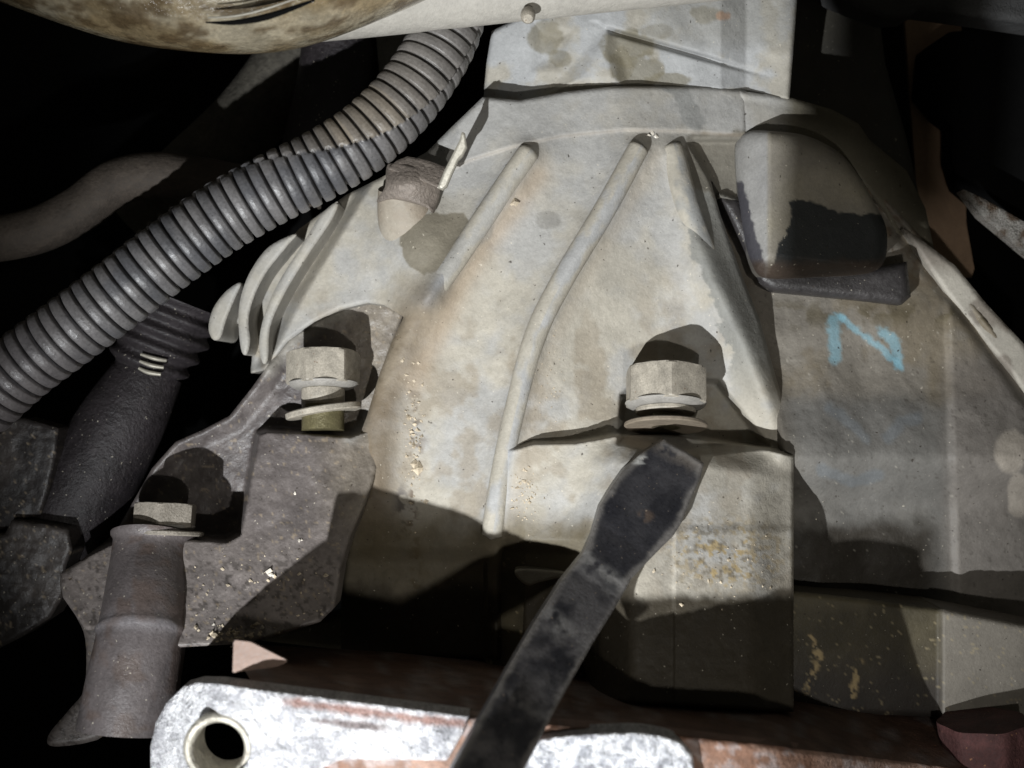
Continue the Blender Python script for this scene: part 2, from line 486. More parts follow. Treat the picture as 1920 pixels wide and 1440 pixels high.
    c = mixc(c, np.array([0.17, 0.155, 0.125]), 0.85 * sst(4, -6, sp + rag(u, v, 14, 20)))
    sp = sd_poly(u, v, [(1240, 165), (1290, 165), (1325, 230), (1310, 250), (1285, 235), (1262, 180)])
    c = mixc(c, np.array([0.235, 0.235, 0.225]), 0.8 * sst(3, -3, sp + rag(u, v, 5, 12)))
    gy = np.interp(u, [820, 880, 960, 1050, 1170, 1280, 1380], [330, 300, 275, 255, 243, 245, 252])
    c = mixc(c, np.array([0.20, 0.15, 0.10]), 0.35 * np.exp(-(np.abs(v - gy - 1) / 4.0) ** 2))
    return c

# ------------------------------------------------------------------ transmission housing
housing = thing('transmission_housing', (1080, 700, -150), 'big pale dusty cast housing with long ribs in the middle of the picture', 'housing')

bell_poly = [(905, 182), (975, 188), (1060, 172), (1150, 162), (1330, 163), (1400, 170), (1400, 380), (1352, 368), (1330, 330), (1350, 400), (1385, 500), (1425, 600), (1450, 690),
             (1480, 790), (1488, 850), (1488, 1335), (1120, 1315), (1090, 1240), (640, 1230), (640, 1120), (655, 1010), (688, 930), (694, 860), (672, 822), (688, 780), (712, 700), (735, 640), (757, 594),
             (720, 572), (690, 568), (640, 580), (590, 604), (540, 640), (497, 694), (470, 700), (475, 640), (440, 600), (455, 550), (500, 500), (560, 430),
             (650, 365), (720, 330), (800, 285), (850, 235)]
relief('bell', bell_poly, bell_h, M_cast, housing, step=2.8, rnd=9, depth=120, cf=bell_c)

def tint(c, amp=0.06, seed=1):
    def f(s, th):
        n = fbm(s, th * 26, 60, seed, 5); n2 = fbm(s, th * 26, 14, seed + 3, 3)
        th2 = (th + math.pi) % (2 * math.pi) - math.pi
        c_ = np.array(c)[None, :] * (0.86 + 0.28 * n2)[:, None]
        return mixc(c_, DUST * 0.98, sst(.42, .62, n + .18 * np.abs(th2)))
    return f
def ribpath(r, dh, du=0):
    return [(x + du, y, float(bell_h(np.array([x + du * 1.0]), np.array([y * 1.0]))[0]) + dh) for x, y in r]
capsule('rib', ribpath(RA[:3], -16) + ribpath([RA[3]], -22) + ribpath([RA[4]], -36), [21, 21, 21, 21, 20], M_cast, housing, colf=tint((0.335, 0.325, 0.30), .08))
capsule('rib', ribpath(RB, -16), [20, 21, 21, 21, 20, 20, 20], M_cast, housing, colf=tint((0.335, 0.333, 0.325), .08))
capsule('rib', ribpath(RC[:2], -15, 0) + ribpath([RC[2]], -46), [22, 24, 24], M_cast, housing, colf=tint((0.25, 0.25, 0.24), .1))

# neck
def neck_h(u, v):
    h = -60 - 60 * ((u - 1200) / 300.0) ** 2 * (u < 1200) + 0.0 * v
    h = h + 22 * sst(190, 20, v)
    h = h + np.interp(u, [1340, 1350, 1352, 1398, 1402, 1480], [0, 0, 0, -26, -26, -10])
    # ledge line running down to the right
    ly = np.interp(u, [1120, 1145, 1440, 1500], [40, 58, 142, 160])
    h = h + np.interp(u, [1100, 1150, 1440], [0, 9, 0]) * sst(ly + 2, ly - 3, v)
    h = h - 20 * np.exp(-((v - ly) / 5.0) ** 2) * sst(1135, 1150, u) * sst(1460, 1280, u)
    # raised web
    sp = sd_poly(u, v, [(1135, 55), (1030, 175), (1180, 170), (1150, 60)])
    h = h + 16 * sst(6, -30, sp)
    sp = sd_poly(u, v, [(1070, 60), (1000, 40), (1000, 130), (1050, 130)])
    h = h - 10 * sst(8, -20, sp)
    return h + (fbm(u, v, 50, 31, 3) - 0.5) * 6
def neck_c(u, v):
    n = fbm(u, v, 70, 51, 5)
    c = mixc(np.array([0.37, 0.375, 0.375]), np.array([0.36, 0.338, 0.29]), sst(.42, .62, n))
    for (cx, cy, rx, ry, a) in ((1175, 90, 46, 30, .8), (1200, 135, 40, 34, .75), (1165, 120, 20, 26, .6), (1025, 70, 28, 30, .7), (1050, 110, 20, 16, .6), (1250, 150, 40, 12, .7), (1325, 28, 26, 18, .8), (1230, 60, 30, 14, .5)):
        d = ((u - cx) / rx) ** 2 + ((v - cy) / ry) ** 2
        c = mixc(c, np.array([0.175, 0.155, 0.105]), a * sst(1.5, .8, d + rag(u, v, .9, 22)))
    d = ((u - 1355) / 14.0) ** 2 + ((v - 30) / 9.0) ** 2
    c = mixc(c, np.array([0.42, 0.20, 0.09]), .8 * sst(1.5, .5, d + rag(u, v, .8, 9)))
    c = mixc(c, np.array([0.26, 0.25, 0.22]), .5 * sst(1180, 1260, u) * sst(110, 60, v))
    return c
relief('neck', [(922, 58), (960, 40), (1060, -30), (1497, -30), (1480, 188), (1400, 176), (1330, 168), (1150, 168), (975, 196), (905, 200), (912, 120)], neck_h, M_cast, housing, step=2.4, rnd=8, depth=260, cf=neck_c)

relief('rear_case', [(1470, -40), (1640, -40), (1660, 120), (1700, 260), (1730, 400), (1640, 330), (1560, 230), (1470, 230)], lambda u, v: -230 - 0.5 * (u - 1480), M_cast, housing, step=6, rnd=16, depth=120,
       cf=lambda u, v: mixc(DARK_TAN, GREYD, fbm(u, v, 60, 15)) * 0.45)
# flange arc right of the neck, shade painted into its right end
arc_o = [(1385, 170), (1480, 182), (1560, 205), (1610, 232), (1630, 262), (1700, 320), (1735, 390), (1752, 470)]
arc_i = [(1700, 490), (1660, 400), (1580, 300), (1500, 262), (1385, 255)]
relief('flange_rim', arc_o + arc_i, lambda u, v: -66 - 0.10 * (u - 1400) - 0.0007 * (u - 1400) ** 2 + 6 * sst(20, 0, d_line(u, v, arc_o)), M_cast, housing, step=4, rnd=10, depth=160,
       cf=lambda u, v: mixc(bell_c(u, v), DARK_TAN, sst(1440, 1500, u + rag(u, v, 20, 30))))

# right-hand side of the casting, set back behind rib C
def side_h(u, v):
    h = -120 - 0.0010 * np.maximum(u - 1600, 0) ** 2 * 0.6 + 0.03 * (v - 700) + 40 * sst(480, 620, v) + 85 * sst(640, 880, v) + 30 * sst(1640, 1520, u) * sst(560, 700, v)
    h = h + 12 * sst(1770, 1790, u - (v - 700) * 0.03)
    h = h + 30 * np.exp(-((u - 1470) / 60.0) ** 2) * 0
    h = h - 16 * sst(760, 700, v) * sst(1600, 1400, u) * 0.4
    ln = [(1640, 380), (1760, 520), (1850, 640), (1960, 790)]
    h = h - 22 * np.exp(-(d_line(u, v, ln) / 13.0) ** 2)
    h = h - 95 * sst(850, 960, v) - 10 * sst(1050, 1105, v)
    return h + (fbm(u, v, 70, 61, 3) - 0.5) * 10 + (fbm(u, v, 16, 62, 3) - 0.5) * 2.5
MARK = [[(1566, 672), (1562, 600), (1575, 596)], [(1572, 592), (1612, 625), (1655, 655), (1690, 688)], [(1683, 684), (1678, 640), (1655, 622)]]
MARK2 = [[(1555, 765), (1600, 800), (1622, 822)], [(1665, 822), (1690, 790), (1720, 784)], [(1540, 880), (1600, 905), (1650, 890)]]
def side_c(u, v):
    n = fbm(u, v, 90, 71, 5); n2 = fbm(u, v, 24, 72, 4)
    c = mixc(np.array([0.20, 0.17, 0.125]), np.array([0.22, 0.20, 0.17]), sst(.4, .6, n))
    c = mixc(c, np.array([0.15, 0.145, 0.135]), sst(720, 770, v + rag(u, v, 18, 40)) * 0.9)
    c = mixc(c, np.array([0.21, 0.19, 0.17]), 0.8 * sst(1750, 1800, u + rag(u, v, 10, 40)) * sst(620, 700, v))
    c = mixc(c, np.array([0.38, 0.34, 0.29]), 0.9 * sst(1.3, .7, ((u - 1895) / 30.) ** 2 + ((v - 845) / 40.) ** 2 + rag(u, v, .5, 30)))
    c = mixc(c, np.array([0.38, 0.34, 0.29]), 0.8 * sst(1.3, .7, ((u - 1910) / 20.) ** 2 + ((v - 930) / 40.) ** 2 + rag(u, v, .5, 30)))
    c = mixc(c, np.array([0.115, 0.07, 0.035]), 0.6 * sst(.5, .62, n2) * sst(560, 480, v))
    c = mixc(c, np.array([0.11, 0.09, 0.05]), 0.6 * sst(.5, .6, fbm(u, v, 30, 77, 4)) * sst(40, 0, np.abs(v - 590)) )
    c = mixc(c, np.array([0.09, 0.075, 0.055]), 0.7 * sst(0.0, -60, u - np.interp(v, [300, 600, 700, 850, 1200], [1400, 1440, 1490, 1520, 1500])))  # shadow strip beside rib C darkened into the colour
    c = mixc(c, np.array([0.028, 0.023, 0.017]), 0.92 * sst(965, 1005, v + rag(u, v, 20, 40)) * sst(1790, 1720, u))  # oily lower band, its shadow also painted into the colour
    sp = fbm(u, v, 7, 78, 2)
    c = mixc(c, np.array([0.07, 0.06, 0.05]), 0.5 * sst(.78, .86, sp))
    c = mixc(c, np.array([0.45, 0.42, 0.36]), 0.5 * sst(.88, .93, fbm(u, v, 6, 79, 2)))
    er = rag(u, v, 7, 9, 9)
    for k, s in enumerate(MARK):
        d = d_line(u, v, s) + er
        c = mixc(c, np.array([0.22, 0.45, 0.55]), 0.55 * sst((15, 9, 14)[k], (5, 2, 5)[k], d))
    for s in MARK2:
        d = d_line(u, v, s) + rag(u, v, 8, 22, 9)
        c = mixc(c, np.array([0.16, 0.20, 0.24]), 0.28 * sst(15, 5, d))
    return c
side_poly = [(1330, 330), (1400, 300), (1400, 250), (1500, 260), (1600, 300), (1660, 370), (1730, 450), (1790, 520), (1870, 625), (1990, 790), (1990, 1260), (1470, 1260), (1470, 850), (1440, 700), (1400, 590), (1350, 450)]
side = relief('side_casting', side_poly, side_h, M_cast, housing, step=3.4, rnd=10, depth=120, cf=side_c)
# raised diagonal edge flange
def fl_h(u, v): return -150 + 26 + 0.06 * (v - 500)
relief('edge_flange', [(1690, 425), (1735, 455), (1790, 497), (1850, 570), (1990, 720), (1990, 850), (1900, 705), (1830, 620), (1770, 545)], fl_h, M_cast, housing, step=4, rnd=8, depth=90,
       cf=lambda u, v: mixc(mixc(np.array([.16, .13, .10]), DUST, sst(.35, .5, fbm(u, v, 40, 91, 4)) * sst(480, 530, v)), np.array([0.42, 0.40, 0.36]), 0.3 * np.ones_like(u)))

# cast boss with peeled black skin
def boss_h(u, v):
    left = -22 + (u - 1385) * 0.95
    rgt = 34 - (u - 1436) * 0.10
    bot = -20 + (540 - v) * 0.85
    diag = 40 - np.maximum(0, (u - 1575) * 0.6 - (v - 290) * 0.33) * 0.9
    h = np.minimum(np.minimum(left, rgt), np.minimum(bot, diag))
    return h - 30
def boss_c(u, v):
    n = fbm(u, v, 60, 101, 4)
    c = mixc(np.array([0.25, 0.225, 0.17]), np.array([0.21, 0.195, 0.175]), n)
    c = mixc(c, np.array([0.30, 0.30, 0.30]), 0.7 * sst(1442, 1436, u))  # lit left facet painted lighter
    sp = sd_poly(u, v, [(1478, 378), (1500, 372), (1545, 385), (1570, 398), (1640, 400), (1700, 402), (1700, 560), (1430, 560), (1455, 470), (1475, 440), (1485, 405)])
    c = mixc(c, np.array([0.022, 0.024, 0.024]), sst(2, -2, sp + rag(u, v, 7, 12)))
    sp = sd_poly(u, v, [(1375, 335), (1395, 345), (1415, 430), (1432, 485), (1440, 560), (1360, 560)])
    c = mixc(c, np.array([0.06, 0.058, 0.066]), sst(2, -2, sp + rag(u, v, 6, 10)))
    c = mixc(c, np.array([0.05, 0.035, 0.025]), .9 * sst(478, 500, v + rag(u, v, 10, 20)))
    return c
relief('boss_skirt', [(1345, 368), (1385, 372), (1430, 470), (1500, 500), (1640, 500), (1700, 490), (1708, 556), (1690, 572), (1600, 562), (1450, 546), (1425, 532), (1400, 480)], lambda u, v: -62 + 0 * u, M_grime, housing,
       step=4, rnd=18, depth=70, cf=lambda u, v: np.array([0.034, 0.031, 0.031]) * (0.7 + 0.8 * fbm(u, v, 30, 5))[:, None])
boss_poly = smooth_pts([(1379, 300), (1384, 262), (1405, 246), (1450, 246), (1510, 254), (1565, 280), (1600, 315), (1640, 380), (1662, 430), (1660, 485), (1640, 508), (1600, 516), (1520, 520), (1440, 522), (1412, 500), (1390, 420)], 5)
relief('boss_cap', boss_poly, boss_h, M_cast, housing, step=3, rnd=24, depth=110, cf=boss_c)

# left fins
def fin(poly, h0, k):
    relief('cooling_fin', smooth_pts(poly, 5), lambda u, v: h0 + k * (u - poly[0][0]), M_cast, housing, step=3, rnd=7, depth=130,
           cf=lambda u, v: mixc(DUST * 1.0, ALU, fbm(u, v, 40, 33)))
fin([(452, 530), (425, 545), (400, 578), (391, 615), (400, 637), (414, 632), (424, 600), (438, 565)], -90, .2)
fin([(556, 438), (505, 462), (470, 508), (452, 555), (447, 600), (452, 655), (462, 665), (469, 640), (466, 600), (476, 558), (500, 510), (538, 462)], -72, .2)
fin([(634, 378), (602, 402), (572, 450), (522, 530), (496, 590), (486, 640), (492, 680), (503, 672), (507, 612), (535, 548), (578, 478), (622, 412)], -56, .15)

# post under the clip
def dusty(s, th): return mixc(DUST * 0.95, np.array([0.24, 0.19, 0.14]), fbm(s, th * 30, 40, 3))
tube('clip_post', [(756, 350, -42), (764, 405, -66), (786, 480, -112)], [48, 58, 70], M_cast, housing, seg=64, colf=dusty)

# ---- left arm of the casting: oily
ARM_FACE = [(482, 812), (500, 806), (560, 808), (657, 816), (700, 800), (720, 900), (720, 1230), (60, 1230), (60, 1090), (200, 1020), (230, 1008), (360, 1008), (425, 1012), (447, 1000), (455, 960), (470, 880)]
def arm_h(u, v):
    h = -118 + 0.02 * (v - 700) + 0.06 * (u - 500) * (u < 500)
    sp = sd_poly(u, v, ARM_FACE)
    face = -8 - 0.12 * np.maximum(0, 480 - u) + 0.27 * (v - 810) + 0.0006 * np.maximum(0, v - 810) ** 2
    k = sst(5, -6, sp)
    h = h * (1 - k) + face * k
    # cylindrical wall beside the face
    h = h + 26 * np.exp(-((u - 330) / 40.0) ** 2) * 0
    h = h - 0.004 * np.maximum(0, u - 600) ** 2 * k * 0.6
    # web rises to its left rim
    h = h + 24 * sst(40, 0, d_line(u, v, [(500, 690), (470, 730), (430, 780), (330, 825), (285, 875), (215, 1000)])) * (1 - k)
    return h + (fbm(u, v, 50, 111, 3) - 0.5) * 8 + (fbm(u, v, 12, 112, 3) - 0.5) * 2.6
def arm_c(u, v):
    n = fbm(u, v, 80, 121, 5); n2 = fbm(u, v, 26, 122, 4)
    c = mixc(np.array([0.085, 0.073, 0.07]), np.array([0.135, 0.118, 0.112]), sst(.35, .65, n))
    c = mixc(c, np.array([0.26, 0.225, 0.175]), 0.8 * sst(560, 700, u + 0.0 * v) * sst(1120, 900, v) * (.5 + .6 * n2))
    c = mixc(c, np.array([0.08, 0.065, 0.06]), 0.8 * sst(480, 250, u) * sst(.3, .6, n2) * sst(980, 1060, v))
    c = mixc(c, np.array([0.21, 0.185, 0.172]), 0.75 * sst(960, 1050, v) * (0.5 + 0.7 * n2))  # lower face lightened in colour to look lit
    c = mixc(c, np.array([0.34, 0.32, 0.28]), 0.8 * sst(30, 0, d_line(u, v, [(500, 690), (560, 625), (640, 582)])))
    # dust / pale rub along the corner
    c = mixc(c, np.array([0.34, 0.33, 0.31]), 0.7 * np.exp(-(d_line(u, v, [(655, 822), (680, 800), (690, 780)]) / 12.0) ** 2))
    c = mixc(c, OIL * .6, .7 * sst(.60, .68, fbm(u, v, 8, 125, 2)) * sst(1000, 1080, v))
    c = mixc(c, np.array([.30, .24, .17]), .6 * sst(.76, .82, fbm(u, v, 7, 126, 2)))
    return c
arm_poly = [(757, 588), (720, 566), (690, 560), (640, 574), (590, 600), (540, 636), (500, 688), (470, 730), (430, 780), (380, 806), (330, 828), (285, 878), (250, 940), (215, 1000), (150, 1052), (112, 1075),
            (118, 1120), (160, 1180), (330, 1214), (440, 1208), (500, 1198), (600, 1166), (627, 1140), (640, 1060), (656, 1008), (690, 930), (708, 880), (708, 760), (735, 650)]
arm = relief('side_arm', arm_poly, arm_h, M_grime, housing, step=3, rnd=9, depth=70, cf=arm_c)
def bossc(s, th):
    n = fbm(s, th * 60, 50, 131, 5)
    c = mixc(np.array([0.085, 0.072, 0.07]), np.array([0.13, 0.115, 0.115]), n)
    c = mixc(c, np.array([0.20, 0.19, 0.20]), .6 * np.exp(-(np.abs(s - 195) / 12.0) ** 2))
    return mixc(c, np.array([0.085, 0.055, 0.04]), .5 * sst(.5, .7, fbm(s, th * 60, 30, 133, 3)))
boss = tube('bolt_boss', [(290, 1006, 26), (282, 1060, 52), (268, 1180, 140), (250, 1280, 172), (236, 1372, 190)], [72, 71, 75, 78, 81], M_grime, housing, seg=72, step=5,
            prof=lambda s, th: 4.5 * np.exp(-((s - 195) / 5.0) ** 2) + 7 * np.exp(-((s - 2) / 6.0) ** 2), colf=bossc)
relief('boss_foot', smooth_pts([(112, 1085), (180, 1060), (200, 1100), (190, 1180), (180, 1290), (200, 1376), (105, 1400), (90, 1380), (130, 1330), (158, 1290), (160, 1200), (140, 1150)], 4),
       lambda u, v: 40 + 0.25 * (v - 1085), M_grime, housing, step=4, rnd=12, depth=80, cf=lambda u, v: arm_c(u, v) * .8)

# ------------------------------------------------------------------ bolts
def axis_frame(axis, roll):
    a = Vector(axis).normalized()
    x, y = frame_of(a)
    return a, x * math.cos(roll) + y * math.sin(roll), y * math.cos(roll) - x * math.sin(roll)

def lathe_ngon(name, origin, fr, rings, n, mat_, parent, smooth=False, sharp=25, wob=0.0, tilt=None):
    a, x, y = fr
    o = Vector([float(t) for t in W(*origin)]) / S
    V = []; F = []
    for (z, r) in rings:
        for k in range(n):
            t = 2 * math.pi * k / n
            rr = r * (1 + wob * (random.random() - .5))
            V.append(o + a * z + (x * math.cos(t) + y * math.sin(t)) * rr)
    for i in range(len(rings) - 1):
        for k in range(n):
            k2 = (k + 1) % n
            F.append([i * n + k, i * n + k2, (i + 1) * n + k2, (i + 1) * n + k])
    F.append([(len(rings) - 1) * n + k for k in range(n)]); F.append([k for k in range(n)][::-1])
    return mesh_obj(name, np.array([list(v) for v in V]) * S, F, mat_, parent, smooth=smooth, sharp=sharp)

def hex_head(name, origin, fr, r, hgt, mat_, parent, cham=0.09):
    """hex prism whose corners are rounded off towards both ends (turned chamfer)"""
    a, x, y = fr
    o = Vector([float(t) for t in W(*origin)]) / S
    n = 96; V = []; F = []
    ap = r * math.cos(math.pi / 6)
    zs = [(0.0, .90), (.02, .96), (.06, 1.0), (.2, 1), (.5, 1), (.75, 1), (.86, 1.0), (.93, .975), (.98, .93), (1.0, .86)]
    for z, cl in zs:
        for k in range(n):
            t = 2 * math.pi * k / n
            m = ((t + math.pi / 6) % (math.pi / 3)) - math.pi / 6
            rh = ap / math.cos(abs(m))  # flat-to-corner
            soft = ap + (rh - ap) * 0.97
            rr = min(soft, r * cl) if cl < 1 else min(soft, r * .985)
            V.append(o + a * (z * hgt) + (x * math.cos(t) + y * math.sin(t)) * rr)
    R = len(zs)
    for i in range(R - 1):
        for k in range(n):
            k2 = (k + 1) % n
            F.append([i * n + k, i * n + k2, (i + 1) * n + k2, (i + 1) * n + k])
    F.append([(R - 1) * n + k for k in range(n)]); F.append([k for k in range(n)][::-1])
    return mesh_obj(name, np.array([list(v) for v in V]) * S, F, mat_, parent, smooth=True, sharp=18)

def make_bolt(base, axis, roll, r, hgt, label, shank_r, shank_l, washers, collar=None, body=M_bolt, shank=M_olive, washer_mat=None, name='flange_bolt', group='bolts in the housing'):
    """base = point on the axis at the underside of the head"""
    t = thing(name, base, label, 'bolt', group)
    fr = axis_frame(axis, roll)
    a = fr[0]
    o = np.array(W(*base)) / S
    def at(z):
        p = (o + np.array(a) * z)
        h = -p[1]; f = (D - h) / D
        return (960 + p[0] / f, 720 - p[2] / f, h)
    hex_head('head', at(0), fr, r, hgt, body, t)
    lathe_ngon('head_flange', at(0), fr, [(-7, r * .74), (-6, r * .78), (-2, r * .88), (3, r * .93), (5, r * .91)], 64, M_bolt_edge, t, smooth=True, sharp=30)
    if collar:
        lathe_ngon('collar', at(0), fr, [(-collar[1], collar[0] * .96), (-collar[1] + 3, collar[0]), (-8, collar[0])], 48, body, t, smooth=True, sharp=35)
    lathe_ngon('shank', at(0), fr, [(-shank_l, shank_r), (-6, shank_r)], 40, shank, t, smooth=True, sharp=35)
    for (z, wr, th, dx, dy) in washers:
        ax = (a + fr[1] * dx + fr[2] * dy).normalized()
        f2 = axis_frame(ax, 0)
        lathe_ngon('washer', at(z), f2, [(-th, wr * .97), (-th + 2, wr), (-2, wr), (0, wr * .97)], 64, washer_mat or body, t, smooth=True, sharp=35)
    return t
AX = Vector((0.03, 0.24, 1.0))
make_bolt((1248, 760, 38), AX, math.radians(30), 80, 68, 'hex bolt with dusty head standing loose right above the black pry bar tip', 26, 42, [(-34, 76, 8, 0, 0)], collar=(55, 16), washer_mat=mat('dull_washer', (.2, .165, .125), rough=.5, bump=.15, bscale=5))
make_bolt((606, 722, -38), Vector((-0.02, 0.14, 1.0)), math.radians(13), 71, 64, 'hex bolt with a tilted loose washer in the dark pocket left of the ribs', 40, 87, [(-44, 72, 12, 0.02, -0.16)], collar=(41, 40))
make_bolt((308, 989, 26), Vector((0.03, 0.16, 1.0)), math.radians(-22), 60, 44, 'small dirty hex bolt with flat pale face on the round boss at lower left', 22, 30, [(-6, 72, 9, 0, 0)], body=mat('grimy_bolt', (0.24, 0.215, 0.18), rough=.5, bump=.4, bscale=5, var=.35, vscale=30))

# ------------------------------------------------------------------ pry bar
bar_poly = [(1245, 824), (1284, 845), (1320, 868), (1314, 895), (1296, 935), (1278, 980), (1262, 1005), (1222, 1045), (1184, 1085), (1156, 1135), (1112, 1205), (1075, 1270), (1036, 1340), (985, 1440), (945, 1530), (800, 1530),
            (848, 1440), (895, 1355), (945, 1265), (1000, 1170), (1050, 1092), (1092, 1040), (1108, 1005), (1124, 950), (1145, 915), (1168, 882), (1200, 852)]
def bar_d(u, v): return (-(u - 1282) * 0.545 + (v - 846) * 0.838)
def bar_h(u, v):
    d = bar_d(u, v)
    q = (u - 1282) * 0.838 + (v - 846) * 0.545
    h = 138 + np.interp(d, [0, 60, 200, 300, 730, 900], [2, 26, 95, 160, 490, 620])
    return h + 0.10 * q
def bar_c(u, v):
    d = bar_d(u, v); n = fbm(u, v, 50, 141, 5); n2 = fbm(u, v, 16, 142, 4)
    c = mixc(np.array([0.014, 0.014, 0.017]), np.array([0.035, 0.034, 0.037]), sst(.25, .8, n))
    c = mixc(c, np.array([0.15, 0.13, 0.11]), .7 * sst(40, 0, d_line(u, v, [(1245, 824), (1320, 868)])) * sst(.4, .6, n2))
    e = d_line(u, v, bar_poly[:14]); e2 = d_line(u, v, bar_poly[16:])
    c = mixc(c, np.array([0.16, 0.15, 0.14]), .75 * sst(15, 3, np.minimum(e, e2) + rag(u, v, 9, 25)))
    for dd, w, a in ((270, 12, .9), (295, 7, .4), (390, 10, .75), (404, 16, .6), (560, 10, .4)):
        c = mixc(c, np.array([0.17, 0.165, 0.16]), a * np.exp(-((d - dd + rag(u, v, 16, 50, 4)) / w) ** 2) * sst(.28, .55, n2))
    c = mixc(c, np.array([0.09, 0.085, 0.085]), .6 * sst(260, 330, d) * sst(.35, .65, n))
    c = mixc(c, np.array([0.10, 0.07, 0.05]), .5 * sst(1.2, .3, ((u - 1207) / 22.) ** 2 + ((v - 968) / 14.) ** 2) * sst(.45, .6, n2))
    c = mixc(c, np.array([0.4, 0.4, 0.38]), .7 * sst(1.2, .3, ((u - 1196) / 22.) ** 2 + ((v - 862) / 10.) ** 2) * sst(.5, .62, n2))
    return c
pry = thing('pry_bar', (900, 1400, 560), 'black flat steel pry bar with worn edges leaning up to the right bolt', 'pry bar')
relief('blade', bar_poly, bar_h, M_pry, pry, step=3, rnd=5, depth=34, cf=bar_c, back=True)

# ------------------------------------------------------------------ corrugated conduit
cpath = [(-120, 830, 120), (-40, 762, 120), (40, 690, 120), (130, 622, 118), (225, 550, 112), (318, 478, 104), (415, 410, 96), (510, 356, 90), (600, 312, 84), (680, 262, 78), (748, 200, 70), (798, 135, 60), (836, 65, 46), (862, -20, 30)]
PITCH = 24.0
SEAM = 0.18
def seam_at(s):
    return np.interp(s, [0, 550, 700, 860, 960, 1080, 1300], [-1.35, -1.35, -1.15, -0.1, 0.5, 1.0, 1.3])
def cond_prof(s, th):
    th2 = (th + math.pi) % (2 * math.pi) - math.pi        # 0 faces the lens, + towards lower right
    sm = seam_at(s)
    upper = th2 < sm
    ph = np.where(upper, (s + 7.0) / PITCH, s / PITCH) % 1.0
    w = np.abs(ph - 0.5) * 2          # 0 in mid ring, 1 in mid groove
    g = sst(0.72, 0.90, w)
    r = 2.0 * (1 - w) - 10.0 * g + np.where(upper, 2.5, 0.0)
    r = r - 3.0 * np.exp(-((th2 - sm) / 0.02) ** 2)
    return r
def cond_col(s, th):
    th2 = (th + math.pi) % (2 * math.pi) - math.pi
    k = np.floor(s / PITCH)
    n = _hash(k, k * 0, 5); m = fbm(s, th2 * 60, 60, 151, 4)
    c = mixc(np.array([0.075, 0.075, 0.08]), np.array([0.125, 0.12, 0.12]), sst(.3, .7, m + (n - .5) * .3))
    c = mixc(c, np.array([0.21, 0.175, 0.13]), np.exp(-((s - 960) / 130.0) ** 2) * .9 * (th2 < seam_at(s)) * (.6 + .5 * n))
    c = mixc(c, np.array([0.16, 0.15, 0.14]), .7 * sst(800, 1200, s))
    c = mixc(c, np.array([0.09, 0.08, 0.08]), .8 * sst(420, 150, s))
    ph = (np.where(th2 < seam_at(s), s + 7, s) / PITCH) % 1.0
    w = np.abs(ph - 0.5) * 2
    return mixc(c, np.array([0.02, 0.02, 0.022]), sst(.80, .92, w))
cond = tube('corrugated_conduit', cpath, 60.0, M_conduit, None, seg=120, step=1.8, prof=cond_prof, colf=cond_col)
cond['label'] = 'ribbed black plastic wiring conduit running diagonally across the upper left'; cond['category'] = 'conduit'

# ------------------------------------------------------------------ top: exhaust pipe and cross tube
def exh_c(s, th):
    n = fbm(s, th * 220, 90, 161, 5); n2 = fbm(s, th * 220, 30, 162, 4)
    c = mixc(np.array([0.21, 0.16, 0.09]), np.array([0.33, 0.29, 0.21]), sst(.35, .65, n))
    return mixc(c, np.array([0.09, 0.06, 0.03]), .8 * sst(.5, .62, n2))
ex = thing('exhaust_pipe', (350, -60, 150), 'fat yellow-brown varnished exhaust pipe bulging in at the top left corner', 'exhaust pipe')
tube('pipe', [(-330, -330, 250), (-60, -215, 240), (180, -125, 235), (390, -85, 235), (580, -112, 240), (780, -210, 250), (960, -330, 260)], 158, M_exh, ex, seg=128, step=7, prof=lambda s, th: 2.5 * np.sin(s / 37.0) * np.cos(th * 3), colf=exh_c)
tube('seam_lip', [(390, 33, 372), (440, 30, 376), (500, 16, 384), (580, -12, 394)], [1.2, 1.8, 1.8, 1], M_bright, ex, seg=12, step=5)
tube('slot_shade', [(386, 42, 364), (440, 42, 372), (505, 30, 380), (590, 0, 390)], [1, 4, 5, 2], M_black, ex, seg=12, step=5)  # black strip standing in for the shade of the open slot
ct = tube('cross_tube', [(430, 22, 120), (700, -2, 120), (1000, -34, 118), (1330, -68, 116), (1700, -105, 112)], [64, 64, 64, 64, 64], M_tube, None, seg=64, step=10)
ct['label'] = 'smooth pale grey tube crossing above the housing along the top edge'; ct['category'] = 'tube'
nb = thing('small_nut', (990, 26, 175), 'little round dirt-crusted knob on the underside of the top grey tube', 'nut')
lathe_ngon('knob', (990, 28, 165), axis_frame((0, -.7, -.7), 0), [(-8, 12), (0, 13), (9, 12), (14, 8)], 20, M_bolt, nb, smooth=True, sharp=40)

# ------------------------------------------------------------------ clip
clip = thing('hose_clip', (770, 350, 0), 'rusty brown steel saddle clip with an upright bright tab beside the conduit', 'clip')
relief('saddle', smooth_pts([(724, 318), (735, 306), (790, 316), (835, 332), (826, 352), (822, 372), (812, 398), (800, 388), (770, 378), (735, 372), (706, 378), (722, 350)], 4),
       lambda u, v: 26 - 0.012 * (u - 768) ** 2 * 0.9 + 8 * np.cos((v - 345) / 12.0), M_strap, clip, step=2.5, rnd=3, depth=14, back=True)
relief('top_plate', [(726, 316), (745, 300), (764, 293), (800, 300), (848, 318), (838, 336), (822, 352), (780, 334)],
       lambda u, v: 18 + (318 - v) * -0.6, M_strap, clip, step=2.5, rnd=2, depth=8, back=True)
relief('tab', [(820, 352), (832, 322), (848, 290), (862, 262), (866, 246), (872, 250), (876, 276), (868, 292), (860, 300), (848, 326), (838, 350), (830, 356)],
       lambda u, v: 52 + (350 - v) * 0.25, M_bright, clip, step=2, rnd=3, depth=10, back=True)

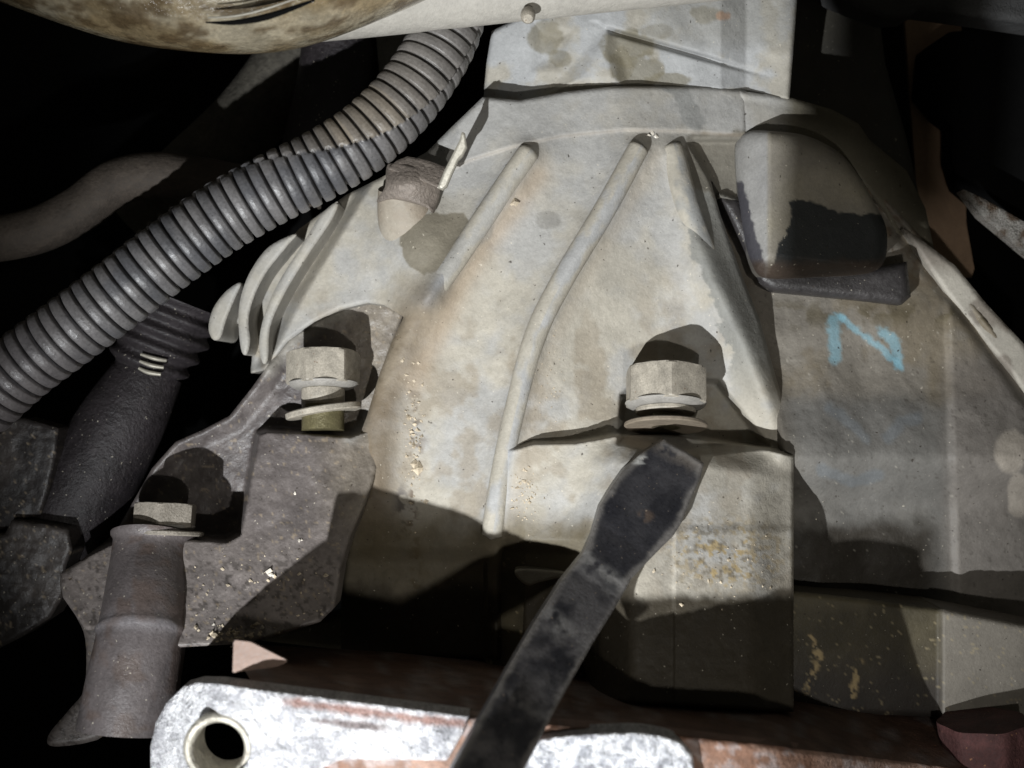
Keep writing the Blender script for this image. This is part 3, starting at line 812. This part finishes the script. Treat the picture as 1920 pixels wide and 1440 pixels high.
# ------------------------------------------------------------------ hoses and shafts at the left
hs = tube('rubber_hose', [(-120, 455, -160), (-20, 450, -160), (70, 432, -160), (150, 392, -160), (220, 342, -160), (300, 328, -165), (380, 338, -175), (470, 352, -190), (600, 350, -210)], 46, M_hose, None, seg=48, step=8)
hs['label'] = 'smooth brown hose bending behind the conduit at the left edge'; hs['category'] = 'hose'
b1 = tube('sooty_pipe', [(250, 420, -420), (360, 320, -420), (470, 220, -430), (560, 100, -440), (640, -60, -450)], [70, 74, 80, 84, 84], M_dim, None, seg=48, step=12)
b1['label'] = 'dim sooty pipe far behind the conduit, above the brown hose'; b1['category'] = 'pipe'
b2 = tube('dark_column', [(650, 40, -330), (635, 160, -330), (600, 300, -340)], [92, 90, 86], M_rubber, None, seg=48, step=12)
b2['label'] = 'dark purple-black rubber column behind the upper conduit'; b2['category'] = 'column'
b3 = relief('grey_strip', [(702, 40), (800, 40), (800, 230), (720, 230)], lambda u, v: -260 + 0 * u, mat('dull_strip', (.16, .155, .14), rough=.7), None, step=8, rnd=4, depth=40)
b3['label'] = 'narrow dull grey metal strip just left of the conduit top'; b3['category'] = 'bracket'

dsft = thing('drive_shaft', (200, 850, -160), 'thick black gritty shaft with a ribbed rubber boot below the conduit', 'drive shaft')
tube('shaft', [(285, 690, -190), (235, 780, -175), (180, 880, -165), (110, 1010, -160)], [66, 84, 92, 96], M_rubber, dsft, seg=64, step=6)
tube('boot', [(330, 560, -190), (305, 620, -188), (285, 668, -186), (270, 705, -186)], [104, 92, 80, 66], M_rubber, dsft, seg=64, step=2.5, prof=lambda s, th: 7 * np.cos(s / 5.6))
for k in range(3):
    tube('boot_clamp', [(312 - 5 * k, 676 + 13 * k, -112 + 3 * k), (290 - 6 * k, 672 + 13 * k, -104), (264 - 2 * k, 664 + 13 * k, -102)], [3.5, 4.5, 3.0], M_bright, dsft, seg=12, step=4)

def grit_c(u, v):
    n = fbm(u, v, 60, 171, 5)
    c = mixc(np.array([0.025, 0.022, 0.022]), np.array([0.065, 0.056, 0.052]), sst(.3, .7, n))
    return mixc(c, np.array([.26, .21, .15]), .8 * sst(.70, .78, fbm(u, v, 7, 172, 3)))
tb = thing('knuckle_bracket', (50, 1000, -60), 'gritty black notched bracket at the left edge below the conduit', 'bracket')
relief('upper_plate', [(-60, 790), (45, 784), (110, 802), (106, 850), (90, 925), (76, 965), (60, 968), (35, 975), (25, 992), (-60, 995)], lambda u, v: -60 + 0 * u + 6 * fbm(u, v, 20, 3), M_grime, tb, step=4, rnd=7, depth=60, cf=grit_c)
relief('lower_plate', [(-60, 1005), (10, 1000), (22, 975), (80, 982), (128, 990), (136, 1030), (124, 1062), (118, 1120), (95, 1158), (40, 1195), (-60, 1245)], lambda u, v: -30 + 10 * fbm(u, v, 20, 4), M_grime, tb, step=4, rnd=8, depth=60, cf=grit_c)

# ------------------------------------------------------------------ bottom: pan rail, subframe, bracket, pads
def pan_c(u, v):
    n = fbm(u, v, 80, 181, 5)
    c = mixc(np.array([0.05, 0.042, 0.025]), np.array([0.10, 0.085, 0.052]), sst(.3, .7, n))
    c = mixc(c, np.array([.035, .03, .03]), .8 * sst(1190, 1300, v + rag(u, v, 30, 60)))
    c = mixc(c, np.array([0.22, 0.20, 0.17]), .95 * sst(1755, 1775, u))  # lit right end painted as a lighter colour
    c = mixc(c, np.array([0.45, 0.30, 0.14]), .8 * sst(1.2, .5, ((u - 1312) / 22.) ** 2 + ((v - 1212) / 12.) ** 2 + rag(u, v, .8, 9)))
    for ln in ([(1518, 1195), (1536, 1225), (1530, 1255), (1510, 1298)], [(1612, 1238), (1606, 1270), (1598, 1305)]):
        c = mixc(c, np.array([0.5, 0.38, 0.2]), .8 * sst(9, 3, d_line(u, v, ln) + rag(u, v, 6, 9)) * sst(.4, .55, fbm(u, v, 9, 5)))
    return mixc(c, np.array([.4, .33, .2]), .5 * sst(.80, .85, fbm(u, v, 8, 185, 2)))
pan = thing('oil_pan', (1500, 1220, 0), 'dark oily pan rim running along below the pale housing', 'oil pan')
relief('pan_front', [(905, 1030), (940, 1020), (1100, 1100), (1180, 1120), (1490, 1108), (1620, 1122), (1770, 1142), (1990, 1185), (1990, 1352), (1770, 1345), (1400, 1330), (910, 1260)], lambda u, v: 30 + 0.05 * (v - 1100) - 26 * sst(1000, 920, u) + 14 * sst(1758, 1770, u), M_cast, pan, step=4, rnd=12, depth=120, cf=pan_c)
relief('pan_side', [(500, 1190), (640, 1150), (650, 1010), (910, 1040), (912, 1250), (480, 1200)], lambda u, v: -150 + 0.1 * (v - 1000), M_grime, pan, step=5, rnd=8, depth=60, cf=lambda u, v: np.array([.09, .075, .045]) * (.5 + fbm(u, v, 60, 9))[:, None])
relief('drip_lip', smooth_pts([(965, 1072), (985, 1066), (1080, 1074), (1100, 1084), (1060, 1082), (1010, 1092), (992, 1098), (974, 1088)], 4), lambda u, v: 62 + 0 * u, M_bright, pan, step=2.5, rnd=4, depth=30)

def rust_c(u, v):
    n = fbm(u, v, 60, 191, 5)
    c = mixc(np.array([0.16, 0.085, 0.055]), np.array([0.26, 0.17, 0.13]), sst(.35, .65, n))
    return mixc(c, np.array([.36, .33, .33]), .5 * sst(.55, .65, fbm(u, v, 25, 192, 4)))
sub = thing('subframe', (1100, 1450, 250), 'rusty brown subframe rail crossing the bottom of the picture', 'subframe')
edge_pts = [(470, 1300), (880, 1344), (1260, 1376), (1500, 1404), (1700, 1428), (1800, 1442), (2050, 1480)]
def strip(name, a, b, n, mat_, parent, cf_):
    """ruled surface between two space polylines a and b"""
    a = smooth_pts(np.array(a, float), 12, False); b = smooth_pts(np.array(b, float), 12, False)
    def rs(p):
        L = np.concatenate([[0], np.cumsum(np.hypot(*np.diff(p[:, :2], axis=0).T))]); t_ = np.linspace(0, L[-1], 90)
        return np.stack([np.interp(t_, L, p[:, i]) for i in range(3)], 1)
    a = rs(a); b = rs(b)
    m = len(a); V = []; UV = []
    for k in range(n + 1):
        t = k / n
        A = W(a[:, 0], a[:, 1], a[:, 2]); B = W(b[:, 0], b[:, 1], b[:, 2])
        V.append(A * (1 - t) + B * t); UV.append((a * (1 - t) + b * t)[:, :2])
    V = np.concatenate(V); UV = np.concatenate(UV)
    idx = np.arange((n + 1) * m).reshape(n + 1, m)
    q = np.stack([idx[:-1, :-1], idx[:-1, 1:], idx[1:, 1:], idx[1:, :-1]], -1).reshape(-1, 4)
    return mesh_obj(name, V, q, mat_, parent, cf_(UV[:, 0], UV[:, 1]))
HP = 470
def hp(u): return HP - 290 * sst(1400, 1760, u)
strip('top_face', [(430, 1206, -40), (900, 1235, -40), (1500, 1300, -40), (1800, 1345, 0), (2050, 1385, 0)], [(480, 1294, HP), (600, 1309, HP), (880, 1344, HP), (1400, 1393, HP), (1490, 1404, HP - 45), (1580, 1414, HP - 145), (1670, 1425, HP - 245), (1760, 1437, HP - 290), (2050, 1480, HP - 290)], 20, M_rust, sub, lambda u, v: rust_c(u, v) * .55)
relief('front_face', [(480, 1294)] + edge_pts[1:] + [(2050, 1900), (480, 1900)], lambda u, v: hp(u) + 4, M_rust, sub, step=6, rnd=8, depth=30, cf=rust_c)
tp = relief('tan_panel', [(438, 1200), (470, 1204), (542, 1240), (520, 1250), (436, 1262)], lambda u, v: 425 + 0 * u, mat('tan_wedge_paint', (0.16, 0.105, 0.08), rough=.6, bump=.1, bscale=12, var=.2, vscale=30), None, step=5, rnd=0, depth=6)
tp['label'] = 'small tan painted wedge of panel between the oily arm and the bottom bracket'; tp['category'] = 'panel'

def alu_c(u, v):
    n = fbm(u, v, 14, 201, 4)
    n = fbm(u, v, 8, 201, 3) * .6 + fbm(u, v, 70, 202, 3) * .4
    c = mixc(np.array([0.50, 0.50, 0.53]), np.array([0.92, 0.92, 0.94]), sst(.32, .62, n))
    d = np.interp(u, [480, 880], [1300, 1352])
    c = mixc(c, np.array([0.33, 0.17, 0.13]), .85 * sst(14, 2, np.abs(v - d - 8) + rag(u, v, 8, 20)) * sst(500, 560, u))
    c = mixc(c, np.array([0.20, 0.15, 0.14]), .8 * sst(10, 2, np.abs(v - (1352 + (u - 600) * .11)) + rag(u, v, 6, 20)) * sst(570, 600, u) * sst(760, 700, u))
    return c
HB = 488
def hb(u): return HB - 165 * sst(480, 300, u)
br = thing('mount_bracket', (450, 1400, HB - 165), 'crusty silvery alloy bracket with a round bushing hole at the bottom left', 'bracket')
relief('arm', [(284, 1900), (282, 1400), (292, 1356), (312, 1318), (345, 1286), (372, 1279), (410, 1280), (480, 1290), (600, 1305), (880, 1341), (866, 1378), (838, 1426), (700, 1424), (640, 1424), (606, 1440), (585, 1500), (585, 1900)],
       lambda u, v: hb(u) + 5 * fbm(u, v, 12, 7) + 6 * sst(100, 84, np.hypot(u - 408, v - 1402)), M_alu, br, step=2.6, rnd=9, depth=34, cf=alu_c, holes=[(408, 1402, 62)])
def ring_mesh(name, c, r0, r1, hgt, mat_, parent):
    V = []; F = []; n = 72
    prof = [(r0, -60), (r0, 0), (r0 + 4, 6), (r1 - 5, 6), (r1, 0), (r1, -20)]
    o = np.array(W(*c))
    for (r, z) in prof:
        for k in range(n):
            t = 2 * math.pi * k / n
            V.append(o + np.array([math.cos(t) * r, -z, math.sin(t) * r]) * S)
    for i in range(len(prof) - 1):
        for k in range(n):
            F.append([i * n + k, i * n + (k + 1) % n, (i + 1) * n + (k + 1) % n, (i + 1) * n + k][::-1])
    return mesh_obj(name, np.array(V), F, mat_, parent, smooth=True, sharp=40)
f = (D - HB + 60) / D
ring_mesh('bushing_sleeve', (410, 1403, HB - 50), 48 * f, 66 * f, 10, mat('sleeve_alloy', (.5, .47, .40), rough=.4, metallic=.4, bump=.8, bscale=6, var=.4, vscale=25), br)

pad = thing('corroded_pad', (1150, 1430, HB), 'white crusted alloy pad right of the pry bar at the bottom edge', 'bracket')
relief('pad_face', smooth_pts([(960, 1500), (968, 1430), (992, 1396), (1040, 1380), (1120, 1374), (1200, 1372), (1262, 1384), (1290, 1406), (1302, 1450), (1300, 1700), (960, 1700)], 4),
       lambda u, v: HB + 12 + 7 * fbm(u, v, 12, 8), M_alu, pad, step=2.6, rnd=10, depth=40,
       cf=lambda u, v: mixc(np.array([.42, .43, .47]), np.array([.86, .87, .9]), sst(.3, .55, fbm(u, v, 12, 211, 4))))
bu = tube('rusty_bushing', [(1842, 1350, 120), (1846, 1390, 120), (1850, 1470, 120)], [74, 72, 60], M_rust, None, seg=48, step=5, prof=lambda s, th: 3 * np.cos(th * 7), colf=lambda s, th: np.array([.075, .03, .028]) * (.6 + .9 * fbm(s, th * 40, 20, 5))[:, None])
bu['label'] = 'dark red rusty bushing in the bottom right corner'; bu['category'] = 'bushing'

# ------------------------------------------------------------------ right background
bp = relief('body_panel', [(1690, -60), (1800, -60), (1812, 420), (1830, 520), (1730, 520)], lambda u, v: -420 + 0 * u, M_tan, None, step=12, rnd=0, depth=10)
bp['label'] = 'tan painted body panel showing in the gap at the upper right'; bp['category'] = 'body panel'
dk = thing('dark_subassembly', (1850, 200, -330), 'black unlit suspension part filling the upper right corner', 'suspension part')
relief('plate', [(1780, 60), (1990, 40), (1990, 520), (1900, 430), (1830, 375), (1800, 350), (1785, 300), (1786, 235), (1760, 215), (1727, 175), (1735, 90)], lambda u, v: -330 + 0 * u, M_black, dk, step=10, rnd=8, depth=60)
relief('corroded_edge', [(1800, 352), (1840, 370), (1990, 455), (1990, 530), (1900, 455), (1840, 405)], lambda u, v: -200 + 0 * u, M_alu, dk, step=4, rnd=6, depth=30, cf=lambda u, v: mixc(np.array([.12, .08, .05]), np.array([.35, .33, .3]), sst(.35, .6, fbm(u, v, 20, 221, 4))))
tr = relief('upper_beam', [(1500, -60), (1560, -5), (1600, 12), (1660, 34), (1700, 32), (1722, 18), (1800, 28), (1990, 55), (1990, -60)], lambda u, v: -150 + 0 * u, mat('beam_dark', (.05, .05, .05), rough=.7), None, step=8, rnd=12, depth=60)
tr['label'] = 'dark grey beam along the top right edge'; tr['category'] = 'beam'

# added lamp body outside the view; its flaps block light from the upper right
blocker = thing('lamp_blocker', (-20, 1870, 2060), 'unseen lamp body with flaps added to block light from the upper right', 'light blocker')
def world_box(name, pts, th, mat_, parent):
    p = np.array(pts, float) * S; n = len(p)
    q = p.copy(); q[:, 1] -= th * S
    F = [list(range(n)), list(range(2 * n - 1, n - 1, -1))] + [[k, k + n, (k + 1) % n + n, (k + 1) % n] for k in range(n)]
    return mesh_obj(name, np.concatenate([p, q]), F, mat_, parent, smooth=False)
LX, LZ, LB = -790.0, -1130.0, 2060.0
def toward(X, Z, t, h=-40.0):
    return (LX + (X - LX) * t, -(LB + (h - LB) * t), LZ + (Z - LZ) * t)
world_box('blocker_flap', [toward(x, z, .36) for x, z in ((524, 175), (840, 235), (900, 900), (547, 900))], 3, M_black, blocker)
world_box('blocker_flap', [(330 + (x - 330) * .36, -(2150 + (-80 - 2150) * .36), -640 + (z + 640) * .36) for x, z in ((528, 490), (665, 437), (790, 272), (900, 240), (900, 1200), (552, 1200))], 3, M_black, blocker)
world_box('blocker_arm', [toward(640, 560, .05), toward(660, 560, .05), toward(660, 560, .36), toward(640, 560, .36)], 6, M_black, blocker)
rg = [(math.cos(k * math.pi / 12) * 150, math.sin(k * math.pi / 12) * 150) for k in range(24)]
world_box('lamp_head', [(LX + a, -(LB + 30), LZ + b) for a, b in rg], 160, M_black, blocker)

# underbody backdrop
bd = mesh_obj('backdrop', W(np.array([-1600., 3600, 3600, -1600]), np.array([-1400., -1400, 2900, 2900]), np.full(4, -900.)), np.array([[3, 2, 1, 0]]), M_black, None)
bd['kind'] = 'structure'

# ------------------------------------------------------------------ loose grit
def crumbs(name, pts, mat_, parent, hfun):
    V = []; F = []
    for (u, v, r) in pts:
        h = float(hfun(np.array([u]), np.array([v]))[0]) + r * .3
        o = np.array(W(u, v, h)); b = len(V)
        dirs = np.array([(1, 0, 0), (-1, 0, 0), (0, 1, 0), (0, -1, 0), (0, 0, 1), (0, 0, -1)], float)
        q = dirs * (0.6 + 0.8 * rng.random((6, 1))) + rng.normal(0, .25, (6, 3))
        V += list(o + q * r * S * np.array([1, .6, 1]))
        for f_ in ((0, 2, 4), (2, 1, 4), (1, 3, 4), (3, 0, 4), (2, 0, 5), (1, 2, 5), (3, 1, 5), (0, 3, 5)):
            F.append([b + i for i in f_])
    o = mesh_obj(name, np.array(V), F, mat_, parent, smooth=False)
    o['kind'] = 'stuff'
    return o
M_white = mat('pale_chip', (0.65, 0.6, 0.52), rough=.3, bump=.2, var=.3, spec=.7)
def scatter(n, cx, cy, sx, sy, r0, r1, ang=0):
    a = rng.normal(0, 1, (n, 2)) * (sx, sy)
    return [(cx + x, cy + y, r0 + (r1 - r0) * rng.random() ** 3) for x, y in a]
crumbs('grit', scatter(120, 776, 830, 12, 75, 1.5, 5) + scatter(60, 985, 940, 14, 34, 1.5, 4) + scatter(40, 1035, 720, 14, 60, 1, 2.6) + [(784, 878, 10), (778, 872, 7), (966, 378, 8), (960, 384, 5)], M_crumb, housing, lambda u, v: bell_h(u, v))
crumbs('grit', scatter(60, 1340, 1040, 80, 50, 1, 3.2), M_crumb, housing, bell_h)
crumbs('grit', [(1222, 248, 6), (1216, 254, 5), (1230, 256, 4)], M_white, housing, bell_h)
crumbs('grit', [p for p in scatter(90, 480, 1110, 90, 50, 1.2, 4) if p[0] < 620 and p[1] < 1190 and p[1] > 1030] + scatter(50, 430, 1190, 30, 10, 2, 6), M_crumb, housing, arm_h)
crumbs('grit', [(503, 1073, 5), (509, 1077, 5), (514, 1080, 4), (560, 1014, 4), (552, 926, 3), (565, 1012, 3), (493, 1178, 4), (400, 1171, 3)], M_white, housing, arm_h)
